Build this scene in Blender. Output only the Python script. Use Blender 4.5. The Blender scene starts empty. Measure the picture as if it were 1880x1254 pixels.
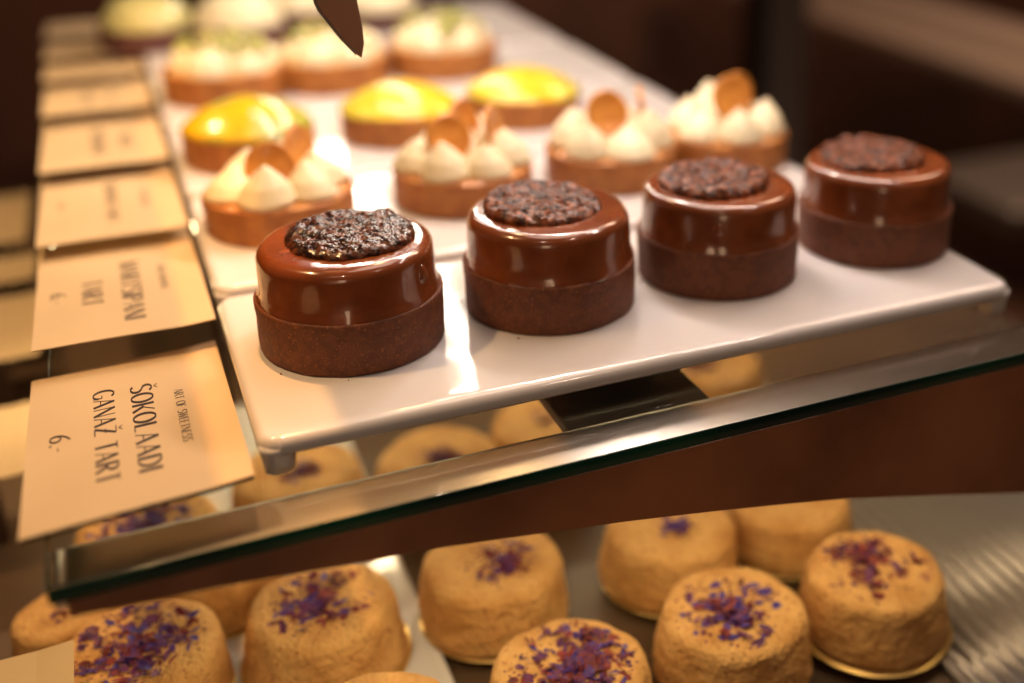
import bpy, bmesh, math, random
from mathutils import Vector, Matrix, noise
scene = bpy.context.scene
S = 0.001
PI = math.pi
# ------------------------------------------------------------------ camera
cd = bpy.data.cameras.new('camera'); cam = bpy.data.objects.new('camera', cd)
scene.collection.objects.link(cam); scene.camera = cam
cr = Vector((0.9074751, -0.4200600, 0.0062037)); cu = Vector((0.1579410, 0.3548167, 0.9214987))
cf = Vector((0.3892861, 0.8352573, -0.3883320))
M = Matrix((cr, cu, -cf)).transposed().to_4x4(); M.translation = Vector((-0.0746867, -0.4420524, 0.2175694))
cam.matrix_world = M
cd.sensor_width = 36; cd.lens = 41.0; cd.shift_x = -0.12745; cd.shift_y = -0.08157; cd.clip_start = 0.01; cd.clip_end = 60
cd.dof.use_dof = True; cd.dof.focus_distance = 0.449; cd.dof.aperture_fstop = 2.7; cd.dof.aperture_blades = 0
# ------------------------------------------------------------------ world
w = bpy.data.worlds.new('World'); scene.world = w; w.use_nodes = True
bg = w.node_tree.nodes['Background']; bg.inputs[0].default_value = (0.42, 0.23, 0.14, 1); bg.inputs[1].default_value = 0.15
scene.view_settings.view_transform = 'Standard'; scene.view_settings.look = 'None'
scene.view_settings.exposure = 0.0; scene.view_settings.gamma = 1.0
scene.render.engine = 'CYCLES'
scene.cycles.max_bounces = 10; scene.cycles.transparent_max_bounces = 16
scene.cycles.caustics_reflective = False; scene.cycles.caustics_refractive = False
scene.cycles.sample_clamp_indirect = 6
# ------------------------------------------------------------------ lights: cabinet and shop lamps, added fills
def area(name, loc, target, sx, sy, power, col, spread=180):
    l = bpy.data.lights.new(name, 'AREA'); l.shape = 'RECTANGLE'; l.size = sx; l.size_y = sy
    l.energy = power; l.color = col; l.spread = math.radians(spread)
    o = bpy.data.objects.new(name, l); scene.collection.objects.link(o); o.location = loc
    d = Vector(target) - Vector(loc); o.rotation_euler = d.to_track_quat('-Z', 'Y').to_euler()
    return o
def spot(name, loc, target, power, col, angle, blend, size):
    l = bpy.data.lights.new(name, 'SPOT'); l.energy = power; l.color = col; l.spot_size = math.radians(angle)
    l.spot_blend = blend; l.shadow_soft_size = size
    o = bpy.data.objects.new(name, l); scene.collection.objects.link(o); o.location = loc
    d = Vector(target) - Vector(loc); o.rotation_euler = d.to_track_quat('-Z', 'Y').to_euler()
    return o
def strip(name, p1, p2, width, power, col):
    p1 = Vector(p1); p2 = Vector(p2); l = bpy.data.lights.new(name, 'AREA'); l.shape = 'RECTANGLE'
    l.size = (p2-p1).length; l.size_y = width; l.energy = power; l.color = col
    o = bpy.data.objects.new(name, l); scene.collection.objects.link(o)
    x = (p2-p1).normalized(); z = Vector((0, 0, 1)); y = z.cross(x).normalized(); z = x.cross(y)
    m = Matrix((x, y, z)).transposed().to_4x4(); m.translation = (p1+p2)/2; o.matrix_world = m; return o
strip('led_tube', (0.145, 0.285, 0.20), (0.145, 0.98, 0.20), 0.013, 1.15, (1.0, 0.86, 0.70))
def bulb(name, loc, power, col, r):
    l = bpy.data.lights.new(name, 'POINT'); l.energy = power; l.color = col; l.shadow_soft_size = r
    o = bpy.data.objects.new(name, l); scene.collection.objects.link(o); o.location = loc; return o
bulb('display_bulb', (0.165, 0.15, 0.27), 1.3, (1.0, 0.86, 0.78), 0.016)
bulb('warm_display_bulb', (0.07, 0.15, 0.27), 0.5, (1.0, 0.62, 0.28), 0.014)
strip('header_led_strip', (0.035, 0.37, 0.24), (0.31, -0.09, 0.29), 0.005, 1.2, (1.0, 0.80, 0.70))
area('overhead_fill', (0.18, 0.10, 0.75), (0.1, 0.1, 0), 0.42, 0.42, 2.3, (1.0, 0.77, 0.60))  # soft overall fill from above, an added light
spot('shop_spot', (0.55, -0.9, 1.3), (0.1, 0.0, 0), 6.5, (1.0, 0.76, 0.58), 70, 0.5, 0.02)
spot('shop_spot', (-0.45, -1.0, 1.2), (0.0, 0.0, 0), 4.5, (1.0, 0.68, 0.46), 70, 0.5, 0.02)
spot('slot_spot', (-0.0245, 0.06, 0.40), (-0.045, 0.06, 0), 6.0, (1.0, 0.46, 0.13), 130, 0.2, 0.0014)
spot('card_spot', (-0.19, 0.03, 0.40), (-0.14, 0.03, 0), 5.5, (1.0, 0.60, 0.26), 80, 0.9, 0.01)
spot('card_spot', (-0.19, 0.42, 0.36), (-0.12, 0.40, 0), 6.5, (1.0, 0.66, 0.32), 85, 0.9, 0.01)  # extra spot added to brighten the far cards
area('front_fill', (-0.5, -1.3, 0.05), (0.1, -0.1, -0.05), 0.16, 0.5, 1.1, (1.0, 0.64, 0.38))  # weak fill added in front to lift the brown band
area('under_shelf_fill', (0.10, -0.088, -0.030), (0.10, -0.03, -0.16), 0.42, 0.008, 0.32, (1.0, 0.76, 0.42))  # added light beneath the glass for the lower deck
area('lower_deck_fill', (0.09, 0.24, -0.030), (0.09, 0.12, -0.16), 0.46, 0.01, 0.68, (1.0, 0.76, 0.42))  # second added light beneath the glass, for the rear of the lower deck
area('background_fill', (1.6, 0.9, 1.5), (1.6, 2.4, -0.5), 0.8, 0.8, 38, (1.0, 0.66, 0.44))  # added light that brightens the far background

# ------------------------------------------------------------------ materials
def mat(name, col, rough=0.5, metal=0.0, coat=0.0, sss=0.0, ssr=(1, .4, .2), col2=None, nscale=40, ndet=4, lo=.4, hi=.6,
        bump=0.0, bscale=300, bdet=4, bdist=.0003, spec=.5, speck=None, speckscale=900, speckth=.62, trans=0.0):
    m = bpy.data.materials.new(name); m.use_nodes = True; nt = m.node_tree; b = nt.nodes['Principled BSDF']
    b.inputs['Base Color'].default_value = (*col, 1); b.inputs['Roughness'].default_value = rough
    b.inputs['Metallic'].default_value = metal; b.inputs['Coat Weight'].default_value = coat; b.inputs['Coat Roughness'].default_value = .04
    b.inputs['Specular IOR Level'].default_value = spec
    if sss: b.inputs['Subsurface Weight'].default_value = sss; b.inputs['Subsurface Radius'].default_value = ssr; b.inputs['Subsurface Scale'].default_value = .003
    if trans: b.inputs['Transmission Weight'].default_value = trans
    tc = nt.nodes.new('ShaderNodeTexCoord')
    last = None
    def nz(sc, det):
        n = nt.nodes.new('ShaderNodeTexNoise'); n.inputs['Scale'].default_value = sc; n.inputs['Detail'].default_value = det
        nt.links.new(tc.outputs['Object'], n.inputs['Vector']); return n
    if col2:
        n = nz(nscale, ndet); mr = nt.nodes.new('ShaderNodeMapRange'); mr.inputs[1].default_value = lo; mr.inputs[2].default_value = hi
        nt.links.new(n.outputs[0], mr.inputs[0]); mx = nt.nodes.new('ShaderNodeMix'); mx.data_type = 'RGBA'
        mx.inputs[6].default_value = (*col, 1); mx.inputs[7].default_value = (*col2, 1); nt.links.new(mr.outputs[0], mx.inputs[0]); last = mx.outputs[2]
    if speck:
        n = nz(speckscale, 2); mr = nt.nodes.new('ShaderNodeMapRange'); mr.inputs[1].default_value = speckth; mr.inputs[2].default_value = speckth + .08
        nt.links.new(n.outputs[0], mr.inputs[0]); mx = nt.nodes.new('ShaderNodeMix'); mx.data_type = 'RGBA'
        mx.inputs[6].default_value = (*col, 1); mx.inputs[7].default_value = (*speck, 1)
        if last: nt.links.new(last, mx.inputs[6])
        nt.links.new(mr.outputs[0], mx.inputs[0]); last = mx.outputs[2]
    if last: nt.links.new(last, b.inputs['Base Color'])
    if bump:
        n = nz(bscale, bdet); bp = nt.nodes.new('ShaderNodeBump'); bp.inputs['Strength'].default_value = bump; bp.inputs['Distance'].default_value = bdist
        nt.links.new(n.outputs[0], bp.inputs['Height']); nt.links.new(bp.outputs[0], b.inputs['Normal'])
        if coat: nt.links.new(bp.outputs[0], b.inputs['Coat Normal'])
    return m
MT = {}
MT['glaze'] = mat('chocolate_glaze', (.22, .056, .014), .22, coat=.9, sss=.15, col2=(.165, .040, .010), nscale=60, bump=.25, bscale=70, bdet=1, bdist=.0008)
MT['cocoa_crust'] = mat('cocoa_crust', (.150, .043, .014), .62, col2=(.110, .031, .011), nscale=260, speck=(.25, .08, .022), speckscale=900, speckth=.60, bump=.9, bscale=1100, bdet=5, bdist=.00035, spec=.4)
MT['florentine'] = mat('cocoa_nib_florentine', (.036, .010, .005), .36, col2=(.30, .088, .032), nscale=300, ndet=3, lo=.42, hi=.70, bump=.5, bscale=700, bdist=.0004, coat=.04, spec=.28)
MT['florentine_wet'] = mat('wet_cocoa_nib_disc', (.022, .008, .005), .24, col2=(.16, .050, .022), nscale=260, ndet=3, lo=.45, hi=.72, bump=.3, bscale=600, bdist=.0003, coat=.15, spec=.4)
MT['butter_crust'] = mat('butter_crust', (.36, .13, .022), .6, col2=(.27, .085, .013), nscale=120, bump=.6, bscale=900, bdist=.0003)
MT['dark_crust'] = mat('dark_crust', (.10, .035, .03), .6, col2=(.07, .02, .02), nscale=120, bump=.6, bscale=900)
MT['cream'] = mat('whipped_cream', (.76, .67, .45), .45, sss=.25, ssr=(1, .8, .5), bump=.15, bscale=150)
MT['custard'] = mat('caramel_custard', (.55, .25, .07), .3, coat=.4)
MT['biscuit'] = mat('caramel_disc', (.60, .25, .045), .4, col2=(.50, .18, .025), nscale=150, coat=.4)
MT['lemon'] = mat('lemon_glaze', (.76, .44, .008), .3, coat=.3, sss=.15, ssr=(1, .8, .1), col2=(.60, .50, .04), nscale=28, ndet=1, lo=.42, hi=.62, bump=.2, bscale=60, bdet=1, bdist=.001)
MT['lemon_lime'] = mat('lime_lemon_glaze', (.70, .43, .008), .25, coat=.5, sss=.15, ssr=(1, .8, .1), col2=(.34, .36, .05), nscale=26, ndet=1, lo=.44, hi=.56)
MT['pistachio'] = mat('chopped_pistachio', (.22, .36, .03), .6, col2=(.42, .30, .10), nscale=400)
MT['cacao_piece'] = mat('cocoa_crumb', (.09, .03, .02), .6)
MT['china'] = mat('white_porcelain', (.65, .62, .61), .12, coat=.4, bump=.22, bscale=34, bdet=1, bdist=.0016, sss=.05)
MT['cake'] = mat('velvet_cake', (.68, .38, .13), .8, col2=(.54, .26, .07), nscale=45, lo=.4, hi=.65, bump=1.0, bscale=420, bdet=8, bdist=.0022, speck=(.42, .17, .05), speckscale=330, speckth=.62)
MT['cake_pale'] = MT['cake']
MT['gold'] = mat('gold_card', (.80, .55, .20), .3, metal=.85)
MT['petal_blue'] = mat('blue_petal', (.05, .03, .26), .6, col2=(.10, .03, .20), nscale=200)
MT['petal_purple'] = mat('purple_petal', (.085, .02, .09), .6, col2=(.16, .03, .12), nscale=200)
MT['petal_red'] = mat('red_petal', (.26, .03, .025), .6, col2=(.12, .015, .02), nscale=200)
MT['paper'] = mat('cream_paper', (.58, .42, .24), .55, col2=(.54, .385, .215), nscale=14, bump=.12, bscale=900)
MT['ink'] = mat('black_ink', (.022, .010, .010), .6)
MT['edge'] = mat('green_glass_edge', (.008, .065, .038), .15, coat=.5, col2=(.004, .020, .017), nscale=9, ndet=1)
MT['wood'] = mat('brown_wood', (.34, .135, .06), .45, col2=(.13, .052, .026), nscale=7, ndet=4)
MT['darkboard'] = mat('dark_brown_board', (.060, .028, .016), .6, col2=(.085, .04, .022), nscale=12)
MT['black'] = mat('black_card', (.02, .012, .01), .5)
MT['deck'] = mat('dark_slate_tray', (.075, .042, .024), .5, col2=(.11, .06, .03), nscale=10)
MT['room'] = mat('brown_room_wall', (.13, .05, .028), .8, col2=(.05, .022, .014), nscale=1.6, ndet=2)
MT['floor'] = mat('dark_floor', (.06, .025, .015), .6, col2=(.12, .05, .025), nscale=2.2, ndet=2)
MT['beige'] = mat('beige_worktop', (.42, .32, .26), .5)
MT['navy'] = mat('navy_cloth', (.012, .014, .028), .7)
MT['gray'] = mat('grey_worktop', (.30, .26, .24), .35, metal=.6)
MT['blade'] = mat('bronze_blade', (.42, .24, .15), .45, metal=.1, bump=.1, bscale=200)
def brushed():
    m = mat('brushed_steel', (.74, .67, .62), .26, metal=1)
    nt = m.node_tree; b = nt.nodes['Principled BSDF']; tc = nt.nodes['Texture Coordinate']
    mp = nt.nodes.new('ShaderNodeMapping'); mp.inputs['Scale'].default_value = (8, 1600, 1600); nt.links.new(tc.outputs['Object'], mp.inputs[0])
    n = nt.nodes.new('ShaderNodeTexNoise'); n.inputs['Scale'].default_value = 2; n.inputs['Detail'].default_value = 5; nt.links.new(mp.outputs[0], n.inputs['Vector'])
    bp = nt.nodes.new('ShaderNodeBump'); bp.inputs['Strength'].default_value = .25; bp.inputs['Distance'].default_value = .00006
    nt.links.new(n.outputs[0], bp.inputs['Height']); nt.links.new(bp.outputs[0], b.inputs['Normal'])
    mr = nt.nodes.new('ShaderNodeMapRange'); mr.inputs[3].default_value = .24; mr.inputs[4].default_value = .38; nt.links.new(n.outputs[0], mr.inputs[0]); nt.links.new(mr.outputs[0], b.inputs['Roughness'])
    return m
MT['steel'] = brushed()
def glassmat():
    m = bpy.data.materials.new('clear_glass'); m.use_nodes = True; nt = m.node_tree
    for n in list(nt.nodes):
        if n.type == 'BSDF_PRINCIPLED': nt.nodes.remove(n)
    out = [n for n in nt.nodes if n.type == 'OUTPUT_MATERIAL'][0]
    t = nt.nodes.new('ShaderNodeBsdfTransparent'); t.inputs[0].default_value = (.95, .955, .94, 1)
    g = nt.nodes.new('ShaderNodeBsdfGlossy'); g.inputs['Roughness'].default_value = .015; g.inputs[0].default_value = (1, 1, 1, 1)
    f = nt.nodes.new('ShaderNodeFresnel'); f.inputs[0].default_value = 1.5
    mx = nt.nodes.new('ShaderNodeMixShader'); nt.links.new(f.outputs[0], mx.inputs[0]); nt.links.new(t.outputs[0], mx.inputs[1]); nt.links.new(g.outputs[0], mx.inputs[2])
    nt.links.new(mx.outputs[0], out.inputs[0]); return m
MT['glass'] = glassmat()
def glassbody():
    m = bpy.data.materials.new('glass_body'); m.use_nodes = True; nt = m.node_tree
    nt.nodes.remove(nt.nodes['Principled BSDF'])
    out = [n for n in nt.nodes if n.type == 'OUTPUT_MATERIAL'][0]
    t = nt.nodes.new('ShaderNodeBsdfTransparent'); t.inputs[0].default_value = (.97, .98, .97, 1); nt.links.new(t.outputs[0], out.inputs[0]); return m
MT['glass_body'] = glassbody()

# ------------------------------------------------------------------ mesh helpers (all lengths in mm)
col = scene.collection
def mesh(name, verts, faces, mats, smooth=True, fm=None):
    me = bpy.data.meshes.new(name); me.from_pydata([tuple(c*S for c in v) for v in verts], [], faces)
    if not isinstance(mats, (list, tuple)): mats = [mats]
    for m in mats: me.materials.append(MT[m])
    if fm: me.polygons.foreach_set('material_index', fm)
    me.polygons.foreach_set('use_smooth', [smooth]*len(me.polygons)); me.validate(); me.update(); return me
def obj(name, me, parent=None, loc=(0, 0, 0), rz=0, rot=None):
    o = bpy.data.objects.new(name, me); col.objects.link(o); o.parent = parent
    o.location = [c*S for c in loc]; o.rotation_euler = rot or (0, 0, rz); return o
def tag(o, label, cat=None, group=None, kind=None):
    if label: o['label'] = label
    if cat: o['category'] = cat
    if group: o['group'] = group
    if kind: o['kind'] = kind
    return o
def thing(name, loc, label, cat, group=None, rz=0):
    return tag(obj(name, None, None, loc, rz), label, cat, group)
def lathe(prof, n=96, fn=None, close_top=True, close_bot=False):
    V = []; F = []
    for (r, z) in prof:
        for i in range(n):
            t = 2*PI*i/n; rr, zz = (r, z) if fn is None else fn(r, z, t)
            V.append((rr*math.cos(t), rr*math.sin(t), zz))
    for k in range(len(prof)-1):
        for i in range(n):
            j = (i+1) % n; F.append((k*n+i, k*n+j, (k+1)*n+j, (k+1)*n+i))
    if close_top:
        c = len(V); z = sum(V[(len(prof)-1)*n+i][2] for i in range(n))/n; V.append((0, 0, z)); b = (len(prof)-1)*n
        F += [(b+i, b+(i+1) % n, c) for i in range(n)]
    if close_bot:
        c = len(V); V.append((0, 0, prof[0][1])); F += [((i+1) % n, i, c) for i in range(n)]
    return V, F
def box(x0, x1, y0, y1, z0, z1):
    V = [(x, y, z) for z in (z0, z1) for (x, y) in ((x0, y0), (x1, y0), (x1, y1), (x0, y1))]
    F = [(3, 2, 1, 0), (4, 5, 6, 7), (0, 1, 5, 4), (1, 2, 6, 5), (2, 3, 7, 6), (3, 0, 4, 7)]
    return V, F
def bevbox(name, x0, x1, y0, y1, z0, z1, m, bev=1.0, seg=3):
    V, F = box(x0, x1, y0, y1, z0, z1); me = mesh(name, V, F, m, True)
    bm = bmesh.new(); bm.from_mesh(me); bmesh.ops.bevel(bm, geom=bm.edges[:], offset=bev*S, segments=seg, profile=.5, affect='EDGES'); bm.to_mesh(me); bm.free()
    me.polygons.foreach_set('use_smooth', [True]*len(me.polygons)); return me
def rrect(x0, x1, y0, y1, inset, R, n=10):
    x0 += inset; x1 -= inset; y0 += inset; y1 -= inset; r = max(R-inset, .6); P = []
    for (cx, cy, a0) in ((x1-r, y1-r, 0), (x0+r, y1-r, PI/2), (x0+r, y0+r, PI), (x1-r, y0+r, 1.5*PI)):
        for i in range(n+1):
            a = a0+PI/2*i/n; P.append((cx+r*math.cos(a), cy+r*math.sin(a)))
    return P
def loops(Ls, cap0=True, cap1=True):
    V = []; F = []; n = len(Ls[0])
    for L in Ls: V += L
    for k in range(len(Ls)-1):
        for i in range(n):
            j = (i+1) % n; F.append((k*n+i, k*n+j, (k+1)*n+j, (k+1)*n+i))
    if cap0: F.append(tuple(reversed(range(n))))
    if cap1: F.append(tuple(range((len(Ls)-1)*n, len(Ls)*n)))
    return V, F
def nz(x, y, z, s=1.0, seed=0): return noise.noise(Vector((x*s+seed*13.7, y*s-seed*7.1, z*s+seed*3.3)))

# ------------------------------------------------------------------ setting
def plane(name, P, m): return obj(name, mesh(name, P, [tuple(range(len(P)))], m, False))
tag(plane('floor', [(-6000, -3000, -900), (9000, -3000, -900), (9000, 7000, -900), (-6000, 7000, -900)], 'floor'), None, kind='structure')
tag(obj('back_wall', mesh('back_wall', *box(-5000, 8000, 3400, 3480, -900, 2200), 'room', False)), None, kind='structure')
tag(obj('counter_deck', mesh('counter_deck', *box(-330, 520, -330, 800, -200, -169), 'deck', False)), None, kind='structure')

# ------------------------------------------------------------------ glass shelf
sh = thing('glass_shelf', (0, 0, -21), 'clear glass display shelf with green front edge and brushed steel rail under it', 'shelf')
Z0 = 21
obj('glass_pane', mesh('glass_pane', *box(-117, 700, -104, 840, -21+Z0, -15+Z0), ['glass', 'glass_body'], False, [1, 0, 1, 1, 1, 1]), sh)
obj('front_edge', bevbox('front_edge', -117, 700, -104.6, -104.1, -21+Z0, -15+Z0, 'edge', .2), sh)
obj('side_edge', bevbox('side_edge', -117.6, -117.1, -104, 840, -21+Z0, -15+Z0, 'edge', .2), sh)
V = []; F = []; NP = 18
for X in (-113, -111.5, 700):
    for k in range(NP+1):
        f = k/NP; V.append((X, -102.5+28.5*f, -21.4+Z0-1.5*max(0, 1-f/.6)**1.6-.4*max(0, 1-f/.05)-(1.0 if X == -113 else 0)))
    V += [(X, -73.9, -26+Z0), (X, -102.6, -26+Z0)]
for a in (0, NP+3):
    for k in range(NP+3):
        q = (k+1) % (NP+3); F.append((a+k, a+k+NP+3, a+q+NP+3, a+q))
F += [tuple(range(NP+3)), tuple(reversed(range(2*(NP+3), 3*(NP+3))))]
me = mesh('metal_rail', V, F, 'steel', True); me.polygons.foreach_set('use_smooth', [len(p.vertices) == 4 and abs(p.normal.z) > .3 for p in me.polygons]); obj('metal_rail', me, sh)
random.seed(5); V = []; F = []
for k in range(46):
    x = random.uniform(60, 330); y = random.uniform(-102, -78); L = random.uniform(.3, 2.6); q = random.uniform(-.6, 1.0); wd = random.uniform(.05, .16); b = len(V)
    for (u, w2) in ((-L, 0), (0, -wd), (L, 0), (0, wd)): V.append((x+u*math.cos(q)-w2*math.sin(q), y+u*math.sin(q)+w2*math.cos(q), -15+Z0+.05))
    F.append((b, b+1, b+2, b+3))
tag(obj('scratches', mesh('scratches', V, F, 'china', False), sh), None, kind='stuff')
# rolled border of the rail's end
V, F = loops([[(x, y, z) for x, y in rrect(-116.3, -113.1, -102.5, -74, i, 1.5)] for z, i in ((-25+Z0, 0), (-21.9+Z0, 0), (-21.4+Z0, .5))])
obj('rail_end_cap', mesh('rail_end_cap', V, F, 'steel', True), sh)
# valance under the shelf front: a reflection built as a solid board
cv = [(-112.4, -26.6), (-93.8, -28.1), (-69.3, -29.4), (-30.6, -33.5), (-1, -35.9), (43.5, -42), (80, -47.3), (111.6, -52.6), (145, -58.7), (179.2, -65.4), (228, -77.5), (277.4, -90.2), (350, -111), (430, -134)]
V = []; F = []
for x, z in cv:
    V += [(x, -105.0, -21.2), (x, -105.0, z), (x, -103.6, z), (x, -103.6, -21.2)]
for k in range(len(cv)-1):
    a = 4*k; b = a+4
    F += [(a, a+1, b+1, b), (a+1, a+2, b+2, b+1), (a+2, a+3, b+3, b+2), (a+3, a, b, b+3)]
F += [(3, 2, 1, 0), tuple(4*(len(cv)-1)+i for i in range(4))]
va = obj('reflection_band', mesh('reflection_band', V, F, 'wood', False)); tag(va, 'brown valance standing in for a reflection below the glass shelf front', 'band')
sb = obj('support_board', bevbox('support_board', 66, 129, -73, 340, -27, -22.2, 'darkboard', 1)); tag(sb, 'dark brown support board under the glass beside the long white plate', 'board')

# ------------------------------------------------------------------ plates
def plate_mesh(L, D, H):
    prof = [(26, 0), (12, 0.0), (8, .25), (5, .45), (3, .3), (1.6, -.35), (.6, -1.5), (.1, -3), (0, -5), (.4, -6.2), (1.6, -6.6), (3.5, -5.9), (5, -4.6), (26, -4.4)]
    V, F = loops([[(x, y, z) for x, y in rrect(0, L, 0, D, i, 9)] for i, z in prof], True, True)
    F = [f[::-1] for f in F]
    return mesh('plate_body', V, F, 'china')
def foot_mesh(H):
    L = []
    for z, i in ((-3.5, 0), (-5.5, 0.0), (-7, .3), (-10, .7), (-H+1, 1.1), (-H, 2.2)):
        L.append([(x, y, z) for x, y in rrect(-6.5, 6.5, -6.5, 6.5, i, 5)])
    V, F = loops(L); F = [f[::-1] for f in F]
    return mesh('plate_foot', V, F, 'china')
FT = foot_mesh(15)
def plate(x0, x1, y0, y1, label):
    t = thing('serving_plate', (x0, y0, 0), label, 'plate', 'long white footed plates on the glass shelf')
    obj('plate_body', plate_mesh(x1-x0, y1-y0, 15), t)
    for fx in (6.8, x1-x0-6.8):
        for fy in (6.8, y1-y0-6.8): obj('foot', FT, t, (fx, fy, 0))
plate(-48.5, 287, -72, 62, 'front white footed plate carrying the four chocolate glazed tarts')
plate(-48, 287, 70, 203, 'white footed plate carrying the row of cream tarts with caramel discs')
plate(-48, 287, 211, 345, 'white footed plate carrying the yellow lemon tarts')
plate(-48, 287, 353, 488, 'white footed plate carrying the pistachio cream tarts')
plate(-48, 287, 496, 680, 'rearmost white footed plate carrying the smooth dome tarts')

# ------------------------------------------------------------------ crusts
def crust(name, R, H, th, m, seed=0, inner=3):
    def fn(r, z, t):
        k = nz(math.cos(t)*3, math.sin(t)*3, z*.12, 1, seed)
        q = nz(math.cos(t)*14, math.sin(t)*14, z*.5, 1, seed+4)
        return r+(.35*k+.13*q if r > R-th-1 else 0), z+(.35*k+.25*q)*(1 if z > H-2 else 0)
    prof = [(R-1.3, 0), (R-.5, .25), (R-.2, 1.2)]+[(R-.2+.2*i/8, 1.4+(H-2.4)*i/8) for i in range(1, 9)]+[(R-.15, H-.5), (R-.7, H-.05), (R-th+.6, H-.05), (R-th, H-.6), (R-th, inner)]
    return mesh(name, *lathe(prof, 160, fn), m)
# ------------------------------------------------------------------ florentine disc
def florentine(seed, R=25):
    random.seed(seed); NR, NT = 84, 300; V = []; F = []
    def h(x, y):
        wx = x+.9*noise.noise(Vector((x*.5, y*.5, seed))); wy = y+.9*noise.noise(Vector((y*.5, x*.5, seed+8)))
        kf = .8 if seed == 1 else 1
        p = Vector((wx*.27*kf+seed*9, wy*.24*kf, seed*2.3))
        d = noise.voronoi(p)[0]; a = 1.0-min(1, d[0]*1.25)
        p2 = Vector((x*.8+seed*5, y*.8, 3.1)); d2 = noise.voronoi(p2)[0]; b = 1.0-min(1, d2[0]*1.3)
        g = noise.fractal(Vector((x*.12, y*.12, seed)), 1, 2, 4)
        return (1.35 if seed == 1 else 2.2)*a*(.75+.8*noise.noise(p*.7))+.42*b+.9*g
    for k in range(NR+1):
        f = k/NR
        for i in range(NT):
            t = 2*PI*i/NT
            Rt = R*(1+.035*nz(math.cos(t)*2, math.sin(t)*2, 0, 1, seed)+.03*nz(math.cos(t)*9, math.sin(t)*9, 0, 1, seed+3))
            if f < .9:
                r = Rt*f/.9; x, y = r*math.cos(t), r*math.sin(t)
                e = max(0, (f/.9-.9)/.1); z = 2.6+.9*(1-(f/.9)**2)+h(x, y)*(1-.4*e)-1.1*e*e
            else:
                q = (f-.9)/.1; x, y = Rt*math.cos(t), Rt*math.sin(t)
                zt = 2.6+h(x, y)*.6-1.1; z = zt*(1-q)-.8*q
                bl = .5*nz(x*.6, y*.6, z*.6, 1, seed); x *= 1+.02*math.sin(PI*q)+bl*.03; y *= 1+.02*math.sin(PI*q)+bl*.03
            V.append((x, y, z))
    for k in range(NR):
        for i in range(NT):
            j = (i+1) % NT; F.append((k*NT+i, (k+1)*NT+i, (k+1)*NT+j, k*NT+j))
    F = [f for f in F]
    # loose nibs on top
    for _ in range(90):
        a = random.uniform(0, 2*PI); r = R*.97*math.sqrt(random.random()); x, y = r*math.cos(a), r*math.sin(a)
        z = 2.6+.9*(1-(r/R)**2)+h(x, y)-.1; s = random.uniform(.6, 1.3); b = len(V)
        rot = Matrix.Rotation(random.uniform(0, 6), 3, 'Z') @ Matrix.Rotation(random.uniform(-.8, .8), 3, 'X')
        for (vx, vy, vz) in ((1.3, 0, 0), (-1.2, .2, 0), (0, .8, .1), (.1, -.75, 0), (.1, .1, .6), (0, 0, -.6)):
            v = rot @ Vector((vx*s*random.uniform(.7, 1.2), vy*s*random.uniform(.7, 1.2), vz*s)); V.append((x+v.x, y+v.y, z+v.z))
        for f in ((0, 2, 4), (2, 1, 4), (1, 3, 4), (3, 0, 4), (2, 0, 5), (1, 2, 5), (3, 1, 5), (0, 3, 5)): F.append(tuple(b+i for i in f))
    return mesh('florentine_disc', V, F, 'florentine_wet' if seed == 1 else 'florentine')
# ------------------------------------------------------------------ chocolate glazed tarts
def glaze(seed, Rb=35.8, top=43.0):
    fil = 4.8
    prof = [(Rb+.4, 19), (Rb+.5, 21.2), (Rb+.35, 22.6), (Rb-.1, 24), (Rb-.3, 26)]+[(Rb-.35-.5*i/6, 26+(top-fil-26)*i/6) for i in range(1, 7)]
    Rt = Rb-.85
    prof += [(Rt-fil+fil*math.cos(a), top-fil+fil*math.sin(a)) for a in [PI/2*i/9 for i in range(1, 10)]]
    prof += [(27, top+.1), (24, top+.3), (23, top+.3), (12, top+.3)]
    def fn(r, z, t):
        c, s = math.cos(t), math.sin(t); k = nz(c*1.5, s*1.5, z*.03, 1, seed); g = nz(c*4, s*4, z*.07, 1, seed+9)
        low = max(0, 1-abs(z-23)/4)
        dr = .7*k+.28*g*(1 if r > 20 else .2)+low*max(0, nz(c*3.2, s*3.2, 0, 1, seed+21))*1.9
        return r+dr, z+(.35*k if z > 30 else 0)
    return mesh('glaze', *lathe(prof, 144, fn), 'glaze')
def drop_mesh():
    V, F = lathe([(math.sin(a)*(1.0 if a < PI/2 else .96), -math.cos(a)) for a in [PI*i/14 for i in range(1, 14)]], 24, None, True, True)
    return V, F
def drop(parent, ang, z, w_, h_, th, R=33.6):
    V, F = drop_mesh(); W = []
    for (x, y, zz) in V:
        k = 1-.22*zz
        W.append((x*th, y*w_*k, zz*h_))
    o = obj('drip', mesh('drip', W, F, 'glaze'), parent, (R*math.cos(ang), R*math.sin(ang), z), ang); return o
TX = [0, 86.5, 169.7, 257.4]
TL = ['sharp chocolate glazed tart nearest the camera, at the left end of the front plate',
      'second chocolate glazed tart from the left on the front plate, tilted nib disc on top',
      'third chocolate glazed tart from the left, with one round drip below its top rim',
      'rightmost chocolate glazed tart on the front plate, slightly out of focus']
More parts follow.
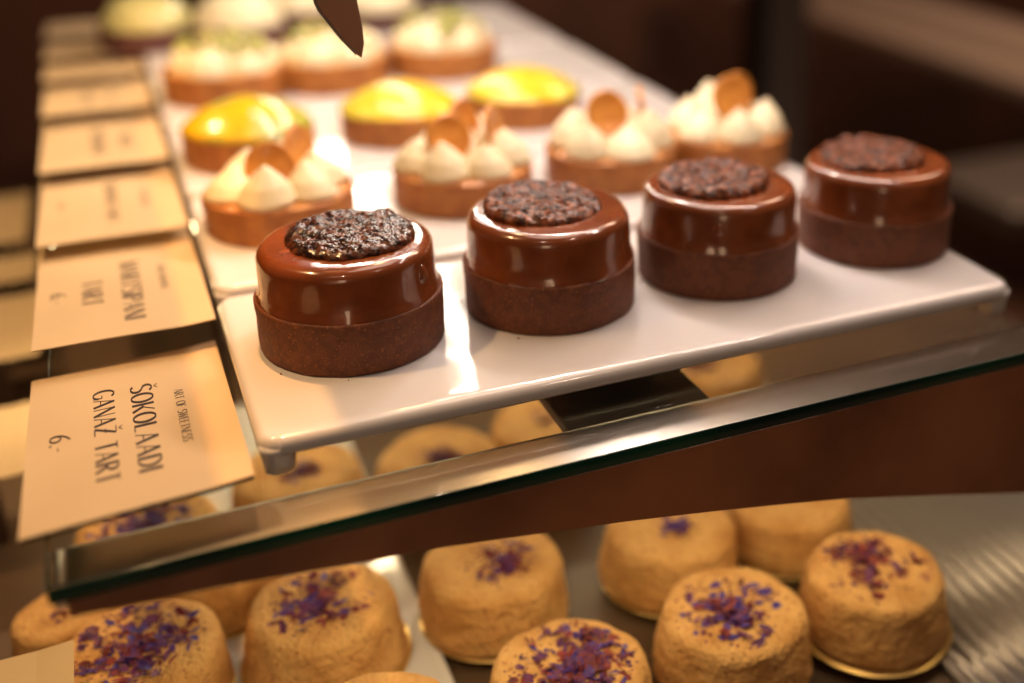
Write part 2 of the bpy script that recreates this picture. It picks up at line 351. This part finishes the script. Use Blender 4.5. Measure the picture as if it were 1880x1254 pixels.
for i, x in enumerate(TX):
    t = thing('chocolate_tart', (x, 0, .1), TL[i], 'tart', 'chocolate glazed tarts on the front plate', rz=0)
    obj('crust', crust('cocoa_crust', 37.4, 22, 1.6, 'cocoa_crust', i), t)
    g = obj('glaze', glaze(i+2), t)
    off = [(2.5, 1, 0, 0), (-1.5, 3, .05, -.02), (-2, 2, 0, .02), (-2, 3, 0, 0)][i]
    obj('florentine_disc', florentine(i+1), t, (off[0], off[1], 43.1), rot=(off[2], off[3], i*1.3))
    if i == 0: drop(g, math.radians(-46), 33, 2.8, 4.4, 2.4, 34.2); drop(g, math.radians(-66), 23.4, 2.6, 2.0, 1.2, 34.4); drop(g, math.radians(-160), 30, .7, 3.4, .5); drop(g, math.radians(-28), 23.8, 4, 3, 1.2)
    if i == 1: drop(g, math.radians(-140), 28, 1.2, 3, .9); drop(g, math.radians(-50), 29, .8, 4, .5)
    if i == 2: drop(g, math.radians(-117), 33, 2.0, 3.2, 2.2, 34.2); drop(g, math.radians(-112), 24.2, 1.8, 1.6, 1.3, 34.4)
    if i == 3: drop(g, math.radians(-150), 24, 3, 2.2, 1.2, 34.4); drop(g, math.radians(-128), 23.5, 3, 2.2, 1.2, 34.4)

random.seed(11)
for k in range(14):
    i = random.randrange(4); a = random.uniform(0, 2*PI); r = 38.6+random.expovariate(.35); s_ = random.uniform(.25, .6)
    V, F = lathe([(math.sin(q)*s_*random.uniform(.8, 1.2), s_*.7*(1-math.cos(q))) for q in [PI*j/5 for j in range(1, 5)]], 7, None, True, True)
    x, y = TX[i]+r*math.cos(a), r*math.sin(a)
    if not (-40 < x < 279 and -63 < y < 54): continue
    tag(obj('cocoa_crumb', mesh('cocoa_crumb', V, F, 'cocoa_crust', False), None, (x, y, .02)), 'tiny dark cocoa crumb lying beside a chocolate tart on the front plate', 'crumb', 'cocoa crumbs on the front plate')
# ------------------------------------------------------------------ cream tarts with caramel discs
def kiss(R, H, lean, seed):
    n = 14; prof = []
    for i in range(n+1):
        f = i/n; r = R*(1-f**1.7)*(1+.02*math.sin(f*16))*(1.0 if f > .12 else .88+f) ; prof.append((max(r, .35), H*f**.9))
    V, F = lathe(prof, 32); V = [(x+lean[0]*(z/H)**2, y+lean[1]*(z/H)**2, z) for x, y, z in V]
    return mesh('cream_kiss', V, F, 'cream')
KS = [kiss(14.2, 22, (2.5, -1), 0), kiss(13.2, 18, (-3, 1.5), 1), kiss(14.2, 17, (1, 3), 2)]
CR = crust('butter_crust', 36.3, 17.5, 2.6, 'butter_crust', 7); CRD = crust('dark_crust', 33, 16, 2.6, 'dark_crust', 8)
FILL = mesh('filling', *lathe([(34.2, 14), (33.6, 16.6), (30, 17.2), (15, 17.6)], 64), 'custard')
def disc_mesh():
    V, F = lathe([(10.6, 0), (11.8, .3), (12.2, 1.2), (12.2, 2.2), (11.8, 3), (10.4, 3.2), (9.6, 2.7), (4, 2.6)], 48, None, True, True)
    return mesh('caramel_disc', V, F, 'biscuit')
DM = disc_mesh()
CP = [(-6, 145, 'cream tart with caramel discs at the left end, right behind the nearest chocolate tart'),
      (91, 145, 'second cream tart from the left, between the two yellow tarts and the chocolate tarts'),
      (178.5, 145, 'third cream tart from the left, behind the gap of second and third chocolate tarts'),
      (253, 146, 'rightmost cream tart with one big caramel disc standing on top')]
for i, (x, y, lb) in enumerate(CP):
    random.seed(40+i)
    t = thing('cream_tart', (x, y, .1), lb, 'tart', 'cream tarts with caramel discs'); t.scale = (1.03, 1.03, 1.06)
    obj('crust', CR, t, rz=i); obj('filling', FILL, t)
    a0 = math.radians([-112, -70, -85, -95][i])
    for k in range(6):
        a = a0+k*PI/3; s = random.uniform(.93, 1.1)
        o = obj('cream_kiss', KS[(k+i) % 3], t, (21.5*math.cos(a), 21.5*math.sin(a), 16.5), random.uniform(0, 6)); o.scale = (s, s, s*random.uniform(.9, 1.1))
    o = obj('cream_kiss', KS[0], t, (0, 4, 16.5)); 
    # caramel discs stand upright between the kisses
    ds = [[(-3, -6, 30, 1.25, -.25), (12, 8, 33, 1.35, .9)], [(-8, -3, 33, 1.2, .1), (3, 8, 37, 1.3, .7), (17, 2, 33, 1.35, 1.0)], [(-4, -3, 36, 1.2, .0), (19, 4, 34, 1.4, 1.2)], [(1, -3, 36, 1.2, .0), (8, 2, 36, 1.35, .4)]][i]
    for (dx, dy, dz, rx, rz) in ds: obj('caramel_disc', DM, t, (dx, dy, dz), rot=(rx, 0, rz))

# ------------------------------------------------------------------ lemon tarts
def dome(R, H, z0, name, m, p=1.15, wob=0, n=20):
    prof = [(R*math.cos(PI/2*i/n)**p if i < n else .01, z0+H*math.sin(PI/2*i/n)) for i in range(n)]
    def fn(r, z, t): k = nz(math.cos(t)*1.5, math.sin(t)*1.5, z*.1, 1, wob+.5); return r*(1+.03*k*(wob > 0)), z
    return mesh(name, *lathe([(R-1, z0-1.5)]+prof, 64, fn), m)
LD = mesh('lemon_glaze_dome', *lathe([(35.2, 15.8), (36.3, 16.8)]+[(36.3*(1-i/16), 17.2+13.5*(1-(1-i/16)**2.2)) for i in range(1, 16)], 64, lambda r, z, t: (r*(1+.03*nz(math.cos(t), math.sin(t), z*.1, 1, 4)), z)), 'lemon')
for i, (x, y, lb) in enumerate([(-5, 266, 'leftmost yellow glazed lemon tart, behind the left cream tart'), (90, 277, 'middle yellow glazed lemon tart in the row of three'), (174, 283, 'rightmost yellow glazed lemon tart in the row of three')]):
    t = thing('lemon_tart', (x, y, .1), lb, 'tart', 'yellow lemon tarts'); t.rotation_euler.z = i*2.1; t.scale = (1.05, 1.05, 1.05)
    obj('crust', CR, t); ldo = obj('lemon_dome', LD, t)
    if i == 0: ldo.data = LD.copy(); ldo.data.materials[0] = MT['lemon_lime']; ldo.scale = (1, 1, 1.1)

# ------------------------------------------------------------------ pistachio tarts
BL = dome(12, 13, 0, 'cream_dollop', 'cream', .8, 2, 12)
def crumbs(seed, R=27):
    random.seed(seed); V = []; F = []; fm = []
    for _ in range(80):
        a = random.uniform(0, 2*PI); r = R*math.sqrt(random.random()); s = random.uniform(1.6, 3.4); b = len(V); z = 26+9*(1-(r/R)**2)+random.uniform(0, 3)
        c = (r*math.cos(a), r*math.sin(a), z); q = random.uniform(0, 6)
        for (vx, vy, vz) in ((1.3, 0, 0), (-1.3, 0, 0), (0, 1, 0), (0, -1, 0), (0, 0, .8), (0, 0, -.8)):
            V.append((c[0]+s*(vx*math.cos(q)-vy*math.sin(q)), c[1]+s*(vx*math.sin(q)+vy*math.cos(q)), c[2]+s*vz))
        mi = 1 if random.random() < .22 else 0
        for f in ((0, 2, 4), (2, 1, 4), (1, 3, 4), (3, 0, 4), (2, 0, 5), (1, 2, 5), (3, 1, 5), (0, 3, 5)): F.append(tuple(b+i for i in f)); fm.append(mi)
    return mesh('pistachio_crumbs', V, F, ['pistachio', 'cacao_piece'], False, fm)
for i, (x, y, lb) in enumerate([(-1, 420, 'leftmost pistachio cream tart, behind the left lemon tart'), (74, 425, 'middle pistachio cream tart, just behind the hanging pointed blade'), (161, 433, 'rightmost pistachio cream tart, near the bare end of its plate')]):
    random.seed(70+i); t = thing('pistachio_tart', (x, y, .1), lb, 'tart', 'cream tarts sprinkled with pistachio'); t.scale = (1.16, 1.16, 1.2)
    obj('crust', CR, t, rz=i); obj('filling', FILL, t)
    for k in range(7):
        a = k*PI/3+i; rr = 0 if k == 6 else 20; o = obj('cream_dollop', BL, t, (rr*math.cos(a), rr*math.sin(a), 16 if k < 6 else 20)); s = random.uniform(.95, 1.15); o.scale = (s, s, s)
    c = obj('pistachio_crumbs', crumbs(i), t); tag(c, None, kind='stuff')
# ------------------------------------------------------------------ dome tarts at the very back
D5 = dome(30, 24, 15, 'cream_dome', 'cream', .8, 2)
MT['green_cream'] = mat('pale_green_glaze', (.50, .47, .20), .35, coat=.3)
D5G = D5.copy(); D5G.materials[0] = MT['green_cream']
for i, (x, y, lb) in enumerate([(-40, 610, 'pale green dome tart at the back left corner beside the price cards'), (30, 590, 'second smooth dome tart from the left in the last row'), (92, 640, 'third smooth dome tart from the left in the last row'), (152, 615, 'rightmost smooth dome tart in the last row')]):
    t = thing('dome_tart', (x, y, .1), lb, 'tart', 'smooth cream dome tarts in the last row'); t.scale = (1.18, 1.18, 1.1)
    obj('crust', CRD, t, rz=i); obj('cream_dome', D5G if i == 0 else D5, t, rz=i)

# ------------------------------------------------------------------ price cards: stroke lettering
def arc(cx, cy, rx, ry, a0, a1, n=14): return [(cx+rx*math.cos(math.radians(a0+(a1-a0)*i/n)), cy+ry*math.sin(math.radians(a0+(a1-a0)*i/n))) for i in range(n+1)]
TK, TN = .125, .05
def O_(w_): return [(arc(w_/2, .5, w_/2, .5, 0, 360, 32), 'v')]
GL = {
 'O': (.44, O_(.44)), 'I': (.06, [([(.03, 0), (.03, 1)], TK)]),
 'A': (.44, [([(.0, 0), (.2, 1)], TN), ([(.2, 1), (.42, 0)], TK), ([(.07, .34), (.35, .34)], TN)]),
 'K': (.40, [([(.03, 0), (.03, 1)], TK), ([(.05, .42), (.2, .56), (.3, .8), (.38, 1)], .06), ([(.14, .52), (.24, .3), (.38, 0)], TK)]),
 'L': (.34, [([(.03, 1), (.03, 0)], TK), ([(.03, .02), (.32, .02)], TN)]),
 'D': (.42, [([(.03, 0), (.03, 1)], TK), ([(.03, .98), (.12, .98)]+arc(.12, .5, .28, .48, 90, -90)+[(.03, .02)], 'v')]),
 'G': (.42, [(arc(.24, .5, .24, .5, 50, 330, 26), 'v'), ([(.43, .02), (.43, .42)], .07), ([(.26, .42), (.43, .42)], TN)]),
 'N': (.42, [([(.02, 0), (.02, 1)], TN), ([(.02, 1), (.40, 0)], TK), ([(.40, 0), (.40, 1)], TN)]),
 'Z': (.40, [([(.02, .98), (.38, .98)], TN), ([(.38, .98), (.02, .02)], TK), ([(.02, .02), (.40, .02)], TN), ([(.08, .5), (.32, .5)], TN)]),
 'T': (.38, [([(.0, .98), (.38, .98)], TN), ([(.19, 0), (.19, 1)], TK)]),
 'R': (.42, [([(.03, 0), (.03, 1)], TK), ([(.03, .98), (.12, .98)]+arc(.14, .74, .2, .24, 90, -90)+[(.03, .5)], 'v'), ([(.16, .5), (.40, 0)], TK)]),
 'S': (.38, [(arc(.2, .76, .17, .23, 30, 230, 16)+arc(.18, .26, .19, .25, 60, -140, 16), 'v')]),
 'E': (.34, [([(.03, 0), (.03, 1)], TK), ([(.03, .98), (.33, .98)], TN), ([(.03, .5), (.28, .5)], TN), ([(.03, .02), (.33, .02)], TN)]),
 'F': (.34, [([(.03, 0), (.03, 1)], TK), ([(.03, .98), (.33, .98)], TN), ([(.03, .5), (.28, .5)], TN)]),
 'U': (.42, [([(.03, 1), (.03, .3)]+arc(.21, .3, .18, .28, 180, 360, 12)+[(.39, 1)], 'v')]),
 'B': (.42, [([(.03, 0), (.03, 1)], TK), ([(.03, .98), (.12, .98)]+arc(.14, .76, .2, .22, 90, -90)+[(.03, .54)]+arc(.14, .27, .25, .25, 90, -90)+[(.03, .02)], 'v')]),
 'W': (.56, [([(.0, 1), (.14, 0)], TK), ([(.14, 0), (.28, 1)], TN), ([(.28, 1), (.42, 0)], TK), ([(.42, 0), (.56, 1)], TN)]),
 'M': (.56, [([(.02, 0), (.06, 1)], TN), ([(.06, 1), (.28, 0)], TK), ([(.28, 0), (.50, 1)], TN), ([(.50, 1), (.54, 0)], TK)]),
 'P': (.40, [([(.03, 0), (.03, 1)], TK), ([(.03, .98), (.12, .98)]+arc(.14, .72, .22, .26, 90, -90)+[(.03, .46)], 'v')]),
 '6': (.42, [([(.40, 1), (.22, .84), (.07, .6), (.02, .35)], 'v'), (arc(.21, .28, .19, .27, 0, 360, 26), 'v')]),
 '.': (.12, [([(.06, -.01), (.06, .1)], .12)]), '-': (.26, [([(.03, .42), (.24, .42)], .06)]), ' ': (.22, []),
}
def glyph_quads(s, gap=.12):
    """quads in text units: x along the reading direction, y up"""
    Q = []; x = 0
    for ch in s:
        car = ch in 'ŠŽ'; b = {'Š': 'S', 'Ž': 'Z'}.get(ch, ch); w_, st = GL[b]
        st = list(st)
        if car: st += [([(w_/2-.11, 1.26), (w_/2, 1.10), (w_/2+.11, 1.26)], .05)]
        for pts, th in st:
            for (a, c) in zip(pts, pts[1:]):
                dx, dy = c[0]-a[0], c[1]-a[1]; L = math.hypot(dx, dy)
                if L < 1e-6: continue
                h = th if th != 'v' else TN+(TK-TN)*abs(dy)/L
                nx, ny = -dy/L*h/2, dx/L*h/2; e = .012 if th == 'v' else 0; ex, ey = dx/L*e, dy/L*e
                Q.append([(x+a[0]+nx-ex, a[1]+ny-ey), (x+a[0]-nx-ex, a[1]-ny-ey), (x+c[0]-nx+ex, c[1]-ny+ey), (x+c[0]+nx+ex, c[1]+ny+ey)])
        x += w_+gap
    return Q, x-gap
def text_on_card(lines, zf):
    """lines: (text, baseline x, height, y start, y end); reading direction is -y, letter tops towards +x"""
    V = []; F = []
    for (s, bx, h, ys, ye) in lines:
        Q, wid = glyph_quads(s, .12 if h > 3.5 else .09); k = (ys-ye)/wid
        for q in Q:
            b = len(V)
            for (u, v_) in q: X = bx+v_*h; Y = ys-u*k; V.append((X, Y, zf(X, Y)))
            F.append((b, b+1, b+2, b+3))
    return mesh('lettering', V, F, 'ink', False)
def price_card(x0, x1, yn, yf, zn, zf_, label, lines, skew=0.0, group='price cards in a row beside the plates', fold=13.5, lift=1.1, backing=True):
    t = thing('price_card', ((x0+x1)/2, (yn+yf)/2, zn-1), label, 'price card', group); ox, oy, oz = (x0+x1)/2, (yn+yf)/2, zn-1
    xf = x1-fold
    def zz(x, y):
        z = zn+(zf_-zn)*(y-yn)/(yf-yn)
        if x > xf: z += lift*(x-xf)/fold
        u = (x-x0)/(x1-x0); return z+.5*math.sin(u*PI)*.8
    XS = [x0+(xf-x0)*i/12 for i in range(13)]+[xf+.3, xf+fold*.5, x1]; YS = [yn+(yf-yn)*i/8 for i in range(9)]
    def sk(y): return skew*(y-yn)/(yf-yn)
    V = []; F = []
    for lay in (0, -.35):
        for y in YS:
            for x in XS: V.append((x-ox, y+0-oy+((x-x0)/(x1-x0))*sk(yf)*1.0, zz(x, y)+lay-oz))
    nx = len(XS); ny = len(YS)
    for k in range(ny-1):
        for i in range(nx-1):
            a = k*nx+i; F.append((a, a+1, a+nx+1, a+nx)); b = nx*ny+a; F.append((b, b+nx, b+nx+1, b+1))
    o = nx*ny
    for k in range(ny-1):
        for i in (0, nx-1): a = k*nx+i; F.append((a, a+nx, a+nx+o, a+o))
    for i in range(nx-1):
        for k in (0, ny-1): a = k*nx+i; F.append((a, a+1, a+1+o, a+o))
    obj('card_sheet', mesh('card_sheet', V, F, 'paper', False), t)
    if backing: obj('card_backing', mesh('card_backing', [(a-.6*(1 if a < 0 else -1)*-1*.6, b, c-1.3) for a, b, c in V], F, 'black', False), t)
    if yn < 100 or 1: obj('card_stand', bevbox('card_stand', 8, 26, -3, 3, -14.9-oz, min(zn, zf_)-1.9-oz, 'steel', .4), t)
    if lines:
        dy = lambda x: ((x-x0)/(x1-x0))*sk(yf)
        me = text_on_card(lines, lambda X, Y: zz(X, Y)+.05)
        for v in me.vertices:
            v.co.y += dy(v.co.x/S)*S; v.co -= Vector((ox, oy, oz))*S
        obj('lettering', me, t)
    return t
ART = 'ART OF SWEETNESS'
L1 = [('ŠOKOLAADI', -87.2, 7.8, 8.5, -67), ('GANAŽ TART', -100.7, 7.5, 11, -68), ('6.-', -115.6, 6.8, -21, -34.5), (ART, -71.7, 3.3, -3.5, -51.5)]
price_card(-123.3, -51.8, -91, 38.5, -4.0, -13.4, 'nearest cream price card with sharp black lettering for chocolate ganache tart, price 6', L1, skew=6)
def shift(lines, dy, dx=0, k=1): return [(s, bx+dx, h, ys+dy, ye+dy) for (s, bx, h, ys, ye) in lines]
L2 = [('MARTSIPANI', -85.5, 8.5, 138, 56), ('TART', -102, 8.5, 116, 82), ('6.-', -115, 6.6, 105, 92), (ART, -69, 3.2, 125, 90)]
specs = [(38, 184, 0, -10, 'second price card from the front, long blurred name in two lines', L2),
         (158, 304, 0, -10, 'third price card from the front, one blurred line of print down its middle', [('SIDRUNI TART', -88, 6, 268, 186), ('6.-', -112, 5, 232, 218), (ART, -70, 3.2, 245, 210)]),
         (280, 430, 0, -10, 'fourth price card from the front, two faint columns of print', [('BROOKIE', -92, 7, 385, 310), ('TART', -76, 7, 370, 325)]),
         (408, 536, 0, -10, 'fifth price card from the front in the receding row', [('KOOK', -95, 6, 495, 440), ('TART', -80, 6, 485, 450)]),
         (512, 612, 0, -10, 'sixth price card from the front in the receding row', None),
         (587, 694, 0, -10, 'seventh price card from the front in the receding row', None),
         (671, 790, 0, -10, 'farthest price card at the top end of the receding row', None)]
for (yn, yf, zn, zf_, lb, ln) in specs:
    if ln: ln = [(s, bx, h, ys, ye) for (s, bx, h, ys, ye) in ln]
    price_card(-121, -50.5, yn, yf, zn, zf_, lb, ln, skew=-1, backing=False)
# cards of the lower deck, seen left of the shelf and below it
for (x0, x1, yn, yf, lb) in [(-205, -124.5, -110, -4, 'price card at the bottom left corner of the photo, on the lower deck'),
                             (-205, -139, 131, 217, 'blurred lower-deck price card sticking out left of the nearest price card'),
                             (-205, -139, 268, 378, 'blurred lower-deck price card left of the second price card'),
                             (-205, -143, 391, 454, 'small blurred lower-deck price card left of the third price card'),
                             (-205, -150, 470, 600, 'farthest blurred lower-deck price card, left of the fourth price card')]:
    ln = [('SIDRUNI', (x0+x1)/2+16, 7, yf-30, yn+10)] if yn < 0 else None
    t = price_card(x0, x1, yn, yf, -107, -112, lb, ln, group='price cards on the lower deck', backing=False)
    for c in t.children:
        if c.name.startswith('card_stand'): c.data = bevbox('card_stand', -9, 9, -3, 3, -169+108, -5.5, 'darkboard', .4)

# ------------------------------------------------------------------ lower deck: plates, tray
def flat_plate(x0, x1, y0, y1, z, label, m='china'):
    t = thing('serving_plate', (x0, y0, z), label, 'plate')
    prof = [(26, 0), (8, 0), (5, .8), (2.5, 1.4), (.8, 1.2), (0, 0), (.5, -1.6), (6, -4.6), (26, -4.8)]
    V, F = loops([[(x, y, zz) for x, y in rrect(0, x1-x0, 0, y1-y0, i, 9)] for i, zz in prof]); F = [f[::-1] for f in F]
    obj('plate_body', mesh('plate_body', V, F, m), t); return t
flat_plate(-128, 23, -190, 260, -163.5, 'white plate on the lower deck under the left flower-topped cakes')
flat_plate(190, 290, 80, 240, -163.5, 'pale plate on the lower deck seen through the glass right of the support board')
def ribbed():
    t = thing('ribbed_tray', (238, -215, -168.5), 'grey ribbed metal tray at the lower right of the photo', 'tray')
    V = []; F = []; N = 60; W_ = 260; D_ = 230
    for i in range(N*4+1):
        x = W_*i/(N*4); z = 2+1.8*math.sin(2*PI*i/8)
        V += [(x, 0, z), (x, D_, z), (x, D_, z-1.5), (x, 0, z-1.5)]
    for i in range(N*4):
        a = 4*i; b = a+4; F += [(a, b, b+1, a+1), (a+1, b+1, b+2, a+2), (a+2, b+2, b+3, a+3), (a+3, b+3, b, a)]
    F += [(0, 1, 2, 3), tuple(4*N*4+i for i in (3, 2, 1, 0))]
    obj('ribbed_sheet', mesh('ribbed_sheet', V, F, 'gray', True), t)
    obj('tray_rim', bevbox('tray_rim', -6, -.2, -2, D_+2, -.4, 4.5, 'gray', 1), t)
ribbed()
# ------------------------------------------------------------------ mousse cakes with petals
def cake_mesh(seed, R=35.6, H=31):
    prof = [(R-1.5, 0), (R-.4, 1.2)]+[(R+.3-3.2*(i/14)**1.5, 1.2+(H-7.1)*i/14) for i in range(1, 15)]
    prof += [(R-2.9-5.5+5.5*math.cos(a), H-5.9+5.5*math.sin(a)) for a in [PI/2*i/7 for i in range(1, 8)]]+[(24, H-.5), (16, H-.9), (10, H-1.1), (5, H-1.0)]
    def fn(r, z, t):
        c, s = math.cos(t), math.sin(t); k = nz(c*1.6, s*1.6, z*.05, 1, seed); g = nz(c*5, s*5, z*.3, 1, seed+5)+.6*nz(c*2, s*2, z*.55, 1, seed+8)
        return r+(1.5*k+.9*g)*(r/R), z+(.9*k+.6*nz(r*c*.12, r*s*.12, 0, 1, seed+2))*(1 if z > H-10 else 0)
    return mesh('cake_body', *lathe(prof, 96, fn), 'cake')
CM = [cake_mesh(1), cake_mesh(2), cake_mesh(3)]
BRD = mesh('cake_board', *lathe([(34, -.9), (35.6, -.8), (36, 0), (35.6, .3)], 64), 'gold')
def petals(seed, n, R, cx, cy, mixw, H=31, tall=0):
    random.seed(seed); V = []; F = []; fm = []
    for k in range(n):
        a = random.uniform(0, 2*PI); r = R*abs(random.gauss(0, .55)); r = min(r, R*1.1); x, y = cx+r*math.cos(a), cy+r*math.sin(a); q0 = math.hypot(x, y)
        if q0 > 26: x, y = x*26/q0*random.uniform(.6, 1), y*26/q0*random.uniform(.6, 1)
        L = random.uniform(3.5, 9); W_ = random.uniform(1.8, 4.0); q = random.uniform(0, 2*PI); tilt = random.uniform(-.15, .4); roll = random.uniform(-.6, .6)
        z = H-.9+random.uniform(0, 1.1)+(tall if k < 5 else 0)
        m = Matrix.Rotation(q, 3, 'Z') @ Matrix.Rotation(-tilt, 3, 'Y') @ Matrix.Rotation(roll, 3, 'X')
        b = len(V); mi = random.choices((0, 1, 2), (mixw[0], mixw[1]+1.5, mixw[2]+1.5))[0]
        pts = [(-.5, 0, 0), (-.1, -.5, .15), (-.1, .5, .15), (.35, -.35, .1), (.35, .35, .1), (.5, 0, -.05), (-.1, 0, -.1), (.3, 0, -.1)]
        for (u, v_, w2) in pts:
            p = m @ Vector((u*L, v_*W_, w2*W_)); V.append((x+p.x, y+p.y, max(z+p.z, H-1.2)))
        for f in ((0, 1, 6), (0, 6, 2), (1, 3, 7, 6), (6, 7, 4, 2), (3, 5, 7), (7, 5, 4)): F.append(tuple(b+i for i in f)); fm.append(mi)
    for k in range(n):      # small dark dried crumbs between the petals
        a = random.uniform(0, 2*PI); r = min(R*1.25, 30)*math.sqrt(random.random()); x, y = cx*.5+r*math.cos(a), cy*.5+r*math.sin(a)
        if math.hypot(x, y) > 28: continue
        s_ = random.uniform(.5, 1.3); b = len(V); q = random.uniform(0, 3)
        for (u, v_, w2) in ((1.2, 0, 0), (-1.2, 0, 0), (0, .8, 0), (0, -.8, 0), (0, 0, .6)):
            V.append((x+s_*(u*math.cos(q)-v_*math.sin(q)), y+s_*(u*math.sin(q)+v_*math.cos(q)), H-1.0+s_*w2+.4))
        for f in ((0, 2, 4), (2, 1, 4), (1, 3, 4), (3, 0, 4)): F.append(tuple(b+i for i in f)); fm.append(2 if random.random() < .7 else 1)
    return mesh('petals', V, F, ['petal_blue', 'petal_purple', 'petal_red'], True, fm)
ZB = -162
PK = 3.4
cakes = [
 (-102, 10, 70, 27, 0, -2, (4, 5, 1.5), 'flower-topped ochre cake at the bottom left, thickly covered in dark petals', 0),
 (-26, 4, 42, 17, 0, 0, (5, 3, 2), 'ochre cake right of the bottom left one, blue and purple petals bunched in its centre', 0),
 (54, 2, 34, 12, 6, -6, (5, 2, 4), 'ochre cake below the steel rail, beside the white plate edge, small blue and red heap', 0),
 (62, -80, 80, 25, 3, -2, (4, 3, 4), 'ochre cake cut off at the bottom middle of the photo, scattered red and blue petals', 0),
 (145, -6, 12, 7, 0, -6, (6, 2, 0), 'ochre cake under the valance with a single blue petal tuft', 0),
 (214, -8, 8, 8, 6, 6, (2, 2, 3), 'ochre cake half hidden by the valance, farthest right one with a plain top', 0),
 (142, -77, 46, 18, -4, -2, (4, 3, 3), 'large ochre cake at the lower right centre with a tall blue petal in its middle', 6),
 (217, -80, 40, 22, 0, 8, (.6, 2, 6), 'ochre cake at the lower right with dark red petals strewn across its top', 0),
 (56, 101, 26, 9, 0, -4, (2, 3, 3), 'cake seen through the glass just above the steel rail, small purple petal heap', 0),
 (-66, 66, 6, 14, 0, 0, (1, 3, 1), 'pale ochre cake wedged behind the two bottom left cakes', 0),
 (-18, -80, 8, 10, 0, 0, (1, 2, 1), 'cake whose top edge just shows at the bottom border, beside the white plate', 0),
 (-18, 119, 18, 8, 2, -4, (5, 3, 3), 'cake seen through the glass beside the plate foot, blue petals on top', 0),
 (-94, 104, 60, 27, 0, -6, (6, 3, 1), 'cake behind the nearest price card, only its petals showing', 0),
 (124, 112, 3, 8, 0, 0, (1, 1, 1), 'plain ochre cake seen through the glass left of the support board', 0),
 (243, 135, 30, 20, -10, 0, (.2, 1, 6), 'red-topped cake seen blurred through the glass right of the support board', 0),
 (-134, 60, 4, 10, 0, 0, (1, 1, 1), 'small orange cake seen blurred left of the shelf corner', 0)]
for i, (x, y, n, R, cx, cy, mw, lb, tall) in enumerate(cakes):
    t = thing('mousse_cake', (x, y, ZB), lb, 'cake', 'ochre velvet cakes on the lower deck'); k = 1.0
    if i in (9, 15): k = .86 if i == 9 else .64
    if i == 5: k = .93
    cb = obj('cake_board', BRD, t); cb.scale = (1.07, 1.07, 1) if i in (1, 7) else (1, 1, 1); obj('cake_body', CM[i % 3], t, (0, 0, .3), i*1.1); p = obj('petals', petals(100+i, int(n*PK), R*1.15, cx, cy, mw, tall=tall), t, (0, 0, .3)); tag(p, None, kind='stuff')
    t.scale = (k, k, k)

# ------------------------------------------------------------------ hanging pointed blade
bl = thing('cake_knife', (18, 25, 109), 'brown pointed blade tip reaching down into the top of the photo above the pistachio tarts', 'knife')
def blade():
    # outline in the blade's own plane: tip at origin, widening upwards
    pts = [(0, 0), (1.2, 6), (.9, 12), (-.5, 22), (-3, 44), (-26, 60), (-23, 44), (-16.2, 22), (-8.3, 9.5), (-2.3, 2)]
    V = []; n = len(pts)
    for d in (0, .5): V += [(x, d, z) for x, z in pts]
    F = [tuple(range(n)), tuple(reversed(range(n, 2*n)))]+[(i, i+n, (i+1) % n+n, (i+1) % n) for i in range(n)]
    return mesh('blade', V, F, 'blade', False)
obj('blade', blade(), bl, rot=(.2, 0, 0))
ed = [(-2.5, 1.6), (-8.5, 9.1), (-16.4, 21.6), (-23.2, 43.6), (-26.2, 59.6)]
V = [(x+dx, y, z+dz) for x, z in ed for (dx, dz, y) in ((0, 0, -.12), (1.0, .5, -.12), (1.0, .5, .62), (0, 0, .62))]
F = [(4*k+a, 4*k+4+a, 4*k+4+(a+1) % 4, 4*k+(a+1) % 4) for k in range(4) for a in range(4)]+[(0, 1, 2, 3), (19, 18, 17, 16)]
obj('highlight_strip', mesh('highlight_strip', V, F, 'steel', False), bl, rot=(.2, 0, 0))  # bright steel strip put in as the highlight along the blade's edge
obj('handle', bevbox('handle', -32, -4, -6, 6, 58, 150, 'wood', 4), bl, rot=(.2, 0, 0))

# ------------------------------------------------------------------ room behind the counter
def bg_box(name, x0, x1, y0, y1, z0, z1, m, label, cat):
    return tag(obj(name, bevbox(name, x0, x1, y0, y1, z0, z1, m, 8)), label, cat)
bg_box('worktop', 1700, 2120, 700, 3200, -440, -400, 'beige', 'beige worktop blurred at the top right corner', 'worktop')
bg_box('cabinet', 1760, 2100, 720, 3180, -898, -442, 'darkboard', 'dark cabinet below the beige worktop at top right', 'cabinet')
bg_box('post', 1060, 1160, 1450, 1540, -898, 900, 'black', 'dark vertical post in the blurred background behind the rightmost cream tart', 'post')
bg_box('side_table', 1190, 1700, 880, 1130, -470, -430, 'gray', 'grey side table top blurred behind the rightmost chocolate tart', 'table')

# unseen plates added to give the warm light straight limits on both sides
tag(obj('light_blocker', mesh('light_blocker', *box(-23, -22, -190, 310, 280, 400), 'black', False)), 'unseen black plate added to cut off the warm light on the tart side', 'light blocker')
tag(obj('light_blocker', mesh('light_blocker', *box(-37, -36, -190, 310, 280, 400), 'black', False)), 'unseen black plate added to cut off the warm light on the card side', 'light blocker')
